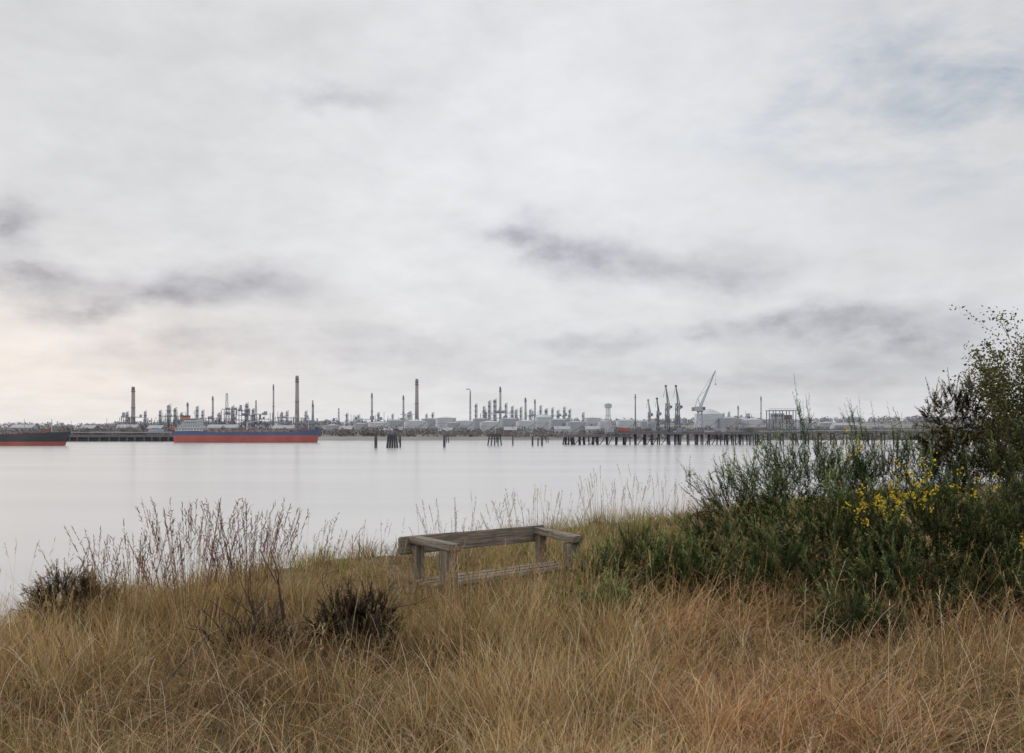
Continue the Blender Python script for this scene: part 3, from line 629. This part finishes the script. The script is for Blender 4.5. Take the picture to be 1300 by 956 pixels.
def stalks(x,y,h,lean,colr,headlen=.16,hw=.014,curl=.25,nh=12,wst=.0028,az=None,acc=None):
    n=len(x); P=np.stack([x,y,gz(x,y)],-1); az=rng.uniform(0,6.28,n) if az is None else az
    V,T,Q,C,pts=blades(P,az,h,lean,np.full(n,curl)*rng.uniform(.3,1.6,n),np.full(n,wst)*(1+np.clip((y-7)/10,0,1)),colr,S=5,root=.6); acc.add(V,T,Q,C)
    A=pts[:,-2]; Bp=pts[:,-1]; d=nrm(Bp-A)
    t=np.tile(np.linspace(-headlen,0.0,nh),(n,1))/1.0
    base=Bp[:,None,:]+d[:,None,:]*(t[:,:,None])
    dr=rng.normal(size=(n,nh,3)); dr=dr*.45+d[:,None,:]*1.0; dr/=np.linalg.norm(dr,axis=2)[:,:,None]
    ln=rng.uniform(.02,.045,(n,nh,1))*(headlen/.16)**.4
    s=np.cross(dr.reshape(-1,3),rng.normal(size=(n*nh,3))); s=nrm(s).reshape(n,nh,3)*hw*.22
    Vh=np.stack([base-s,base+s,base+dr*ln],2).reshape(-1,3)
    Th=np.arange(len(Vh)).reshape(-1,3); Ch=np.repeat(np.repeat(colr*.8,nh,0)*rng.uniform(.7,1.2,(n*nh,1)),3,0)
    acc.add(Vh,Th,None,Ch)
acc=Acc()
x,y=sample(4600,3.2,24,margin=.6); n=len(x); kk=(rng.random(n)<np.clip(.35+.6*wav(x,y,.8),.05,1)); x=x[kk];y=y[kk];n=len(x)
stalks(x,y,rng.uniform(.45,.9,n)*(1-.05*(y>10)),np.abs(rng.normal(size=n))*.16,pick(n,.03)*1.1,acc=acc,az=rng.normal(size=n)*1.4+.3)
acc.build('grass_seed_stalks',grassmat)

acc=Acc()
def tuft(cx,cy,n,h,rad,spread,col,nb=500,ws=.0036,hl=.24):
    a=rng.uniform(0,6.28,n); rr=np.sqrt(rng.random(n))*rad; x=cx+np.cos(a)*rr; y=cy+np.sin(a)*rr
    c=np.array(col)*rng.uniform(.6,1.3,(n,1))
    stalks(x,y,h*rng.uniform(.55,1.05,n),.04+rr/rad*spread*rng.uniform(.4,1.2,n),c,headlen=hl,hw=.018,curl=.14,nh=18,wst=ws,az=a,acc=acc)
    a=rng.uniform(0,6.28,nb); rr=np.sqrt(rng.random(nb))*rad*1.1; x=cx+np.cos(a)*rr; y=cy+np.sin(a)*rr
    P=np.stack([x,y,gz(x,y)],-1)
    V,T,Q,C,_=blades(P,a,h*.5*rng.uniform(.5,1.2,nb),.1+.4*rr/rad,rng.uniform(.2,1.4,nb),np.full(nb,.005),pick(nb,.12)); acc.add(V,T,Q,C)
rb=(.27,.15,.085)
tuft(-2.75,8.5,95,1.16,.26,.30,rb,1100,.0042)
tuft(-2.30,8.7,95,1.14,.24,.28,rb,900,.0042)
tuft(-3.15,8.3,50,.98,.22,.36,(.30,.18,.10),700,.004)
tuft(-3.6,8.6,22,.85,.2,.3,(.30,.19,.10),300,.004)
tuft(-1.9,9.0,24,.95,.25,.3,(.33,.21,.11),400,.004)
tuft(-1.45,9.4,16,.75,.3,.3,(.42,.28,.14),300)
tuft(.35,14.0,34,.95,.6,.25,(.45,.34,.18),500)
tuft(1.6,17.0,30,1.0,1.0,.2,(.45,.34,.18),500)
tuft(-.75,13.2,24,.9,.5,.3,(.42,.31,.16),400)
tuft(3.0,19.0,30,1.1,1.2,.2,(.45,.34,.18),500)
tuft(-.35,7.6,44,.80,.35,.25,(.50,.35,.19),1400)
tuft(.25,8.0,40,.76,.35,.3,(.46,.32,.17),1300)
tuft(-.85,7.9,30,.74,.3,.3,(.46,.32,.17),1100)
tuft(.75,8.6,24,.66,.3,.3,(.46,.32,.17),800)
tuft(2.9,6.6,30,.62,.4,.5,(.38,.24,.12),600)
tuft(4.4,7.4,30,.62,.5,.5,(.38,.24,.12),600)
acc.build('moor_grass_tufts',grassmat)

gm=leaf_mat('gorse_spines',.12)
def sprigs(P,D,Ln,acc,ns,col,tip,spl=.03,wsp=.0062):
    n=len(P)
    u=nrm(np.cross(D,rng.normal(size=(n,3)))); v=np.cross(D,u)
    t=np.tile(np.linspace(.05,1,ns),(n,1))*1.0
    an=rng.uniform(0,6.28,(n,ns))
    rad=u[:,None,:]*np.cos(an)[:,:,None]+v[:,None,:]*np.sin(an)[:,:,None]
    bend=np.array([0,0,1.0])*.12
    base=P[:,None,:]+D[:,None,:]*(t*Ln[:,None])[:,:,None]+bend*(t**2*Ln[:,None])[:,:,None]
    dd=rad*.8+D[:,None,:]*.75; dd/=np.linalg.norm(dd,axis=2)[:,:,None]
    ln=spl*rng.uniform(.6,1.3,(n,ns,1))*(1.35-.85*t[:,:,None])
    s=np.cross(dd.reshape(-1,3),rng.normal(size=(n*ns,3))); s=nrm(s).reshape(n,ns,3)*wsp*.5
    V=np.stack([base-s,base+s,base+dd*ln],2).reshape(-1,3); T=np.arange(len(V)).reshape(-1,3)
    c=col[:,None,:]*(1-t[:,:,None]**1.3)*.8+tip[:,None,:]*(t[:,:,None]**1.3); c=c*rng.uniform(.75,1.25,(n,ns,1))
    acc.add(V,T,None,np.repeat(c.reshape(-1,3),3,0))
    s=u*.0025; E=P+D*Ln[:,None]+bend*Ln[:,None]
    V=np.stack([P-s,P+s,E],1).reshape(-1,3); acc.add(V,np.arange(len(V)).reshape(-1,3),None,np.repeat(col*.7,3,0))
    return E
def bush(name,blobs,n,ns=36,L0=.12,L1=.34,flowers=None,up=.5,cdark=(.05,.078,.032),ctip=(.34,.38,.14),upright=40,us=1.0,patchamp=.4):
    acc=Acc(); B=np.array(blobs,float); area=B[:,3]*B[:,5]; k=rng.choice(len(B),n,p=area/area.sum())
    d=nrm(rng.normal(size=(n,3))); q=rng.uniform(.5,1.0,n)**.5
    lump=1+.22*np.sin(d[:,0]*7+k*2)*np.sin(d[:,1]*6+k)+.16*np.sin(d[:,2]*13+k*3+d[:,0]*9)
    P=B[k,:3]+d*B[k,3:]*(q*lump)[:,None]
    keep=P[:,2]>gz(P[:,0],P[:,1])+.05
    for b_ in B: keep&=~((((P-b_[:3])/b_[3:])**2).sum(1)<.30)
    P=P[keep]; d=d[keep]; q=q[keep]; lump=lump[keep]; n=len(P)
    D=nrm(d*.8+np.array([0,0,up])+rng.normal(size=(n,3))*.33)
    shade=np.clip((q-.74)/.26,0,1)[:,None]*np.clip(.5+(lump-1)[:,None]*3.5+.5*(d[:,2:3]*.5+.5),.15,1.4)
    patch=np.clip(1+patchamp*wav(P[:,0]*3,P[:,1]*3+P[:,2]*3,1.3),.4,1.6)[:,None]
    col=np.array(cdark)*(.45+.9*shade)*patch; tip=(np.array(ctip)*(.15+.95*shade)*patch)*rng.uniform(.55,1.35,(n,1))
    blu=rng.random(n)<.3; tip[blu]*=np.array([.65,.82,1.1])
    dead=rng.random(n)<.07; tip[dead]=np.array([.28,.19,.10]); col[dead]=np.array([.12,.08,.045])
    Ln=rng.uniform(L0,L1,n)
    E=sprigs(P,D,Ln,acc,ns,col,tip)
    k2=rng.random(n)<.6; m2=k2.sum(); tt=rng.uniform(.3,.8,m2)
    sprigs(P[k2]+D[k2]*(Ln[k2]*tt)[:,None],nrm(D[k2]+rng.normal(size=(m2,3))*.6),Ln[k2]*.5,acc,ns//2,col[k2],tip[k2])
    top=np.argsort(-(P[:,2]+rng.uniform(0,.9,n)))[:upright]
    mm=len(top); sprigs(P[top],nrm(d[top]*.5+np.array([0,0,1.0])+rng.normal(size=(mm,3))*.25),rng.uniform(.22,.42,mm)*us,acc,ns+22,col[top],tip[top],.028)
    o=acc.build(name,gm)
    if flowers:
        fa=Acc()
        for (fx,fz,fr,fn) in flowers:
            # tips nearest the outer face of the bush round each patch of bloom
            rr=np.hypot(E[:,0]-fx,(E[:,2]-fz))
            cand=np.where(rr<fr)[0]
            if len(cand)==0: continue
            c_=cand[np.argsort(E[cand,1]+rng.uniform(0,.15,len(cand))+rr[cand]*.6)[:fn]]
            for e in E[c_]:
                m_=8; c3=e+rng.normal(size=(m_,3))*np.array([.012,.012,.022])-np.array([0,.01,.01]); a=nrm(rng.normal(size=(m_,3)))*.010; b_=nrm(np.cross(a,rng.normal(size=(m_,3))))*.009
                V=np.stack([c3-a,c3-b_,c3+a,c3+b_],1).reshape(-1,3)
                fa.add(V,None,np.arange(m_*4).reshape(-1,4),np.tile(np.array([.80,.60,.05]),(m_*4,1))*rng.uniform(.7,1.1,(m_*4,1)))
        f=fa.build('flowers',gm); f.parent=o
    return o
bush('gorse_bush',[(2.35,9.6,6.82,.62,.7,.80),(3.0,9.8,7.0,.7,.75,.92),(3.75,9.7,6.98,.8,.8,.92),(4.65,9.7,6.98,.85,.85,1.0),(5.7,9.8,7.0,.95,.95,1.1),
      (2.9,8.95,6.65,.62,.5,.72),(3.7,8.7,6.65,.75,.6,.76),(4.7,8.6,6.6,.8,.65,.82),(1.85,9.3,6.58,.45,.45,.52),(5.6,8.7,6.7,.8,.7,.85),(6.6,9.5,6.9,1,1,1.1),(2.25,8.6,6.48,.45,.4,.5),(3.2,8.2,6.42,.45,.35,.44),(4.1,8.0,6.4,.5,.35,.44)],
     17000,flowers=[(3.20,7.50,.22,26),(3.45,7.58,.20,26),(3.60,7.68,.12,14),(3.0,7.42,.18,12),(3.2,7.95,.18,6),(4.2,7.15,.2,9),(4.35,7.4,.2,6),(3.9,7.7,.25,8),(4.4,6.9,.2,4)],upright=130)
bush('gorse_bush',[(1.2,9.4,6.5,.36,.35,.42),(.85,9.1,6.42,.30,.3,.34),(1.55,9.1,6.45,.38,.3,.38)],2000,upright=26,us=.7)
bush('gorse_bush',[(.75,7.9,6.4,.28,.25,.24),(.5,8.2,6.4,.2,.2,.22)],650,upright=10,us=.5,L1=.22)
bush('gorse_bush',[(2.45,7.3,6.45,.22,.2,.26),(2.7,7.5,6.4,.25,.22,.24)],420,ctip=(.24,.25,.10),upright=10,us=.5,L1=.22)
bush('gorse_bush',[(3.93,9.3,8.0,.07,.08,.30),(4.12,9.35,8.12,.12,.08,.26),(4.30,9.3,8.1,.07,.08,.34),(4.15,9.3,7.75,.2,.2,.25)],380,ctip=(.30,.26,.12),cdark=(.08,.065,.035),upright=16,L0=.07,L1=.17,us=.7)
bush('brown_shrub',[(-3.85,8.6,6.42,.30,.24,.32),(-3.6,8.7,6.38,.24,.2,.26)],620,ctip=(.34,.25,.14),cdark=(.13,.10,.055),upright=14,L0=.08,L1=.20,us=.45)

M['bark']=mat('dead_bark',(.06,.042,.032),.9,.3,20); M['barkg']=mat('grey_bark',(.13,.105,.08),.9,.3,20)
def grow(mb,p,d,L,r,depth,q,k,ends,wob=.3,upb=.1,kids=3,segs=4,div=.7,zmax=99):
    for s in range(segs):
        d=(d+Vector((q.gauss(0,wob),q.gauss(0,wob),q.gauss(0,wob)+upb))*.5).normalized()
        p2=p+d*(L/segs)
        if p2.z>zmax: return
        r2=r*(.86); mb.cyl(p,p2,r,r2,k,5 if r>.006 else 3,cap=False)
        if depth>0 and s>0:
            for _ in range(kids if q.random()<.7 else 1):
                dd=(d+Vector((q.gauss(0,div),q.gauss(0,div),q.gauss(0,div*.7)))).normalized()
                grow(mb,p2,dd,L*q.uniform(.3,.55),r2*.6,depth-1,q,k,ends,wob,upb,kids,max(2,segs-1),div,zmax+q.uniform(-.15,.1))
        p=p2; r=r2; ends.append((p.copy(),d.copy(),depth))
def shrub(name,x,y,h,n,seed,k='bark',depth=2,spread=.5,r=.012,kids=2):
    q=random.Random(seed); mb=MB(); z=float(gz(x,y)); ends=[]
    for i in range(n):
        grow(mb,Vector((x+q.gauss(0,.05),y+q.gauss(0,.05),z-.03)),Vector((q.gauss(0,spread),q.gauss(0,spread),1)).normalized(),h*q.uniform(.6,1),r,depth,q,k,ends,kids=kids)
    o=mb.build(name,(x,y,z)); return o,ends
shrub('dead_shrub',-1.78,7.2,.62,5,3); shrub('dead_shrub',-2.0,7.1,.5,5,4); shrub('dead_shrub',-1.68,7.3,.85,1,14,depth=1,spread=.1,r=.016)
shrub('dead_shrub',-1.24,7.3,.58,8,5,spread=.35); shrub('dead_shrub',-1.08,7.4,.52,7,6,spread=.4)
shrub('dead_shrub',-2.25,5.8,.75,1,8,depth=1,spread=.5,r=.010,kids=1)
bush('heather_clump',[(-1.22,7.3,6.46,.20,.18,.28),(-1.05,7.4,6.45,.16,.18,.28)],430,ctip=(.17,.115,.075),cdark=(.05,.035,.026),upright=14,L0=.06,L1=.18,us=.45)
bush('heather_clump',[(-1.85,7.2,6.36,.26,.22,.18)],280,ctip=(.17,.12,.075),cdark=(.05,.036,.026),upright=8,L0=.06,L1=.16,us=.4)

# small tree at right edge
q=random.Random(21); mb=MB(); ends=[]
base=Vector((5.15,9.5,6.2))
for i,(dx,dl,hh,zm) in enumerate([(0,-.07,2.2,8.9),(.12,.02,2.5,9.3),(-.08,-.12,2.0,8.7),(.35,.1,2.6,9.35),(.6,.05,2.7,9.4)]):
    grow(mb,base+Vector((dx,0,0)),Vector((dl,0,1)).normalized(),hh,.035,2,q,'barkg',ends,wob=.16,upb=.14,kids=2,segs=9,div=.38,zmax=zm)
E=np.array([e[0][:] for e in ends if e[2]<=1 and e[0].z>7.6])
print('ends z max',E[:,2].max(),'px min',(E[:,0]/E[:,1]*F+650).min(),len(E))
tr=mb.build('hawthorn_tree',tuple(base))
n=len(E)*8
c3=np.repeat(E,8,0)+rng.normal(size=(n,3))*.035; a=nrm(rng.normal(size=(n,3)))*rng.uniform(.010,.020,(n,1)); b_=nrm(np.cross(a,rng.normal(size=(n,3))))*rng.uniform(.006,.012,(n,1))
V=np.stack([c3-a,c3-b_,c3+a,c3+b_],1).reshape(-1,3)
lc=np.repeat(np.array([[.10,.115,.05]])*rng.uniform(.5,1.8,(n,1))+np.array([.06,.03,0])*rng.random((n,1)),4,0)
lf=np_mesh('leaves',V,Q=np.arange(n*4).reshape(-1,4),C=lc,mt=gm); lf.parent=tr; lf.matrix_parent_inverse=Matrix.Translation(-base)

# ------------------------------------------------------------ world sky
wd=bpy.data.worlds.new('World'); scene.world=wd; wd.use_nodes=True; nt=wd.node_tree; nt.nodes.clear(); L=nt.links.new
wd.cycles.sampling_method='NONE'
out=nt.nodes.new('ShaderNodeOutputWorld'); bg=nt.nodes.new('ShaderNodeBackground'); bg.inputs['Strength'].default_value=.1
SUN_EL,SUN_AZ=24,-52
sky=nt.nodes.new('ShaderNodeTexSky'); sky.sky_type='NISHITA'; sky.sun_disc=False; sky.sun_elevation=math.radians(SUN_EL); sky.sun_rotation=math.radians(SUN_AZ); sky.dust_density=2
tc=nt.nodes.new('ShaderNodeTexCoord'); sep=nt.nodes.new('ShaderNodeSeparateXYZ'); L(tc.outputs['Generated'],sep.inputs[0])
def mth(op,a,b=None,c=None):
    n=nt.nodes.new('ShaderNodeMath'); n.operation=op
    for i,v in enumerate((a,b,c)):
        if v is None: continue
        if isinstance(v,(int,float)): n.inputs[i].default_value=v
        else: L(v,n.inputs[i])
    return n.outputs[0]
def vm(op,a,b=None,c=None):
    n=nt.nodes.new('ShaderNodeVectorMath'); n.operation=op
    for i,v in enumerate((a,b,c)):
        if v is None: continue
        if isinstance(v,tuple): n.inputs[i].default_value=v
        else: L(v,n.inputs[i])
    return n.outputs['Value'] if op=='DOT_PRODUCT' else n.outputs[0]
def noise(vec,scale,detail=5,rough=.55,dist=0):
    n=nt.nodes.new('ShaderNodeTexNoise'); n.inputs['Scale'].default_value=scale; n.inputs['Detail'].default_value=detail; n.inputs['Roughness'].default_value=rough; n.inputs['Distortion'].default_value=dist
    L(vec,n.inputs['Vector']); return n
az=mth('ARCTAN2',sep.outputs[0],sep.outputs[1]); el=mth('ARCSINE',sep.outputs[2])
cmb=nt.nodes.new('ShaderNodeCombineXYZ'); L(az,cmb.inputs[0]); L(el,cmb.inputs[1]); uv=cmb.outputs[0]
st=vm('MULTIPLY',uv,(1.0,1.8,1.0))
w1=noise(st,8,4,.55); w2=noise(st,26,4,.6)
d1=vm('MULTIPLY',vm('SUBTRACT',w1.outputs['Color'],(.5,.5,.5)),(.12,.06,0))
d2=vm('MULTIPLY',vm('SUBTRACT',w2.outputs['Color'],(.5,.5,.5)),(.04,.024,0))
uvd=vm('ADD',vm('ADD',uv,d1),d2)
def gauss(v,px,py,sx,sy):
    a0=math.atan((px-650)/F); e0=math.atan((550-py)/math.hypot(F,px-650)); ia=F/sx; ie=F/sy
    t=vm('MULTIPLY_ADD',v,(ia,ie,0),(-a0*ia,-e0*ie,0)); return mth('POWER',.36788,vm('DOT_PRODUCT',t,t))
dark=None
for (px,py,sx,sy,dp) in [(655,290,48,20,.9),(730,318,80,24,.95),(850,335,95,22,.65),(945,352,60,18,.45),
    (1110,418,130,28,.8),(1190,440,70,20,.45),(1010,405,70,12,.5),(290,362,100,28,.9),(205,376,50,14,.55),
    (45,350,85,20,1.0),(75,388,60,14,.6),(0,283,32,26,1.0),(142,388,26,12,.6),(418,118,55,14,.6),
    (230,440,130,28,.55),(490,445,120,22,.45),(750,436,100,16,.55),(888,424,30,13,.7),(1000,475,400,20,.35)]:
    g=gauss(uvd,px,py,sx,sy); dark=mth('MULTIPLY',g,dp) if dark is None else mth('MULTIPLY_ADD',g,dp,dark)
dark=mth('MINIMUM',dark,1.0)
wm=mth('MULTIPLY_ADD',w2.outputs['Fac'],1.7,.15)
dark=mth('MULTIPLY',dark,wm)
zz=mth('MAXIMUM',mth('ADD',sep.outputs[2],.18),.05)
pc=nt.nodes.new('ShaderNodeCombineXYZ'); L(mth('DIVIDE',sep.outputs[0],zz),pc.inputs[0]); L(mth('DIVIDE',sep.outputs[1],zz),pc.inputs[1])
c1=noise(pc.outputs[0],.7,4,.5,.2); c2=noise(pc.outputs[0],4.2,5,.6,.2); c3=noise(st,12,4,.6,.15)
br=mth('MULTIPLY_ADD',mth('SUBTRACT',c1.outputs['Fac'],.5),.22,.765)
br=mth('MULTIPLY_ADD',mth('SUBTRACT',c2.outputs['Fac'],.5),.17,br)
br=mth('MULTIPLY_ADD',mth('SUBTRACT',c3.outputs['Fac'],.5),.20,br)
for (px,py,sx,sy,dp) in [(80,60,380,200,-.09),(1280,90,300,200,-.09),(740,210,450,150,.05),(60,450,260,70,.05),(1150,500,420,60,-.08)]:
    br=mth('MULTIPLY_ADD',gauss(uv,px,py,sx,sy),dp,br)
br=mth('MULTIPLY_ADD',dark,-.29,br)
warm=gauss(uvd,30,455,300,90)
vr=mth('MULTIPLY',br,mth('MULTIPLY_ADD',warm,.07,1.0)) 
vg=mth('MULTIPLY',br,mth('MULTIPLY_ADD',warm,-.018,1.003)) 
vb=mth('MULTIPLY',br,mth('MULTIPLY_ADD',warm,-.10,mth('MULTIPLY_ADD',dark,.06,1.025)))
cc=nt.nodes.new('ShaderNodeCombineXYZ'); L(vr,cc.inputs[0]); L(vg,cc.inputs[1]); L(vb,cc.inputs[2])
cloud=vm('MULTIPLY',cc.outputs[0],(10,10,10))
gap=mth('MULTIPLY',mth('MULTIPLY',gauss(uv,1220,110,300,120),.62),mth('MINIMUM',mth('MAXIMUM',mth('MULTIPLY_ADD',c2.outputs['Fac'],4.0,-1.7),0.0),1.0))
gap=mth('ADD',gap,.03)
mx=nt.nodes.new('ShaderNodeMix'); mx.data_type='RGBA'; L(gap,mx.inputs['Factor']); L(cloud,mx.inputs['A'])
L(vm('MULTIPLY',sky.outputs[0],(1.25,1.25,1.2)),mx.inputs['B'])
L(mx.outputs['Result'],bg.inputs['Color']); L(bg.outputs[0],out.inputs['Surface'])

sl=bpy.data.lights.new('sun','SUN'); sl.energy=1.4; sl.angle=math.radians(18); sl.color=(1,.94,.86)
so=bpy.data.objects.new('sun',sl); scene.collection.objects.link(so)
sd=Vector((math.sin(math.radians(SUN_AZ))*math.cos(math.radians(SUN_EL)),math.cos(math.radians(SUN_AZ))*math.cos(math.radians(SUN_EL)),math.sin(math.radians(SUN_EL))))
so.rotation_euler=(-sd).to_track_quat('-Z','Y').to_euler(); so.location=(0,0,60)

cam=bpy.data.cameras.new('camera'); co=bpy.data.objects.new('camera',cam); scene.collection.objects.link(co); scene.camera=co
co.location=(0,0,EYE); co.rotation_euler=(math.radians(90),0,0); cam.lens=35; cam.sensor_width=36; cam.shift_y=72/1300; cam.clip_start=.1; cam.clip_end=40000
scene.view_settings.view_transform='Standard'; scene.view_settings.look='None'; scene.view_settings.exposure=0
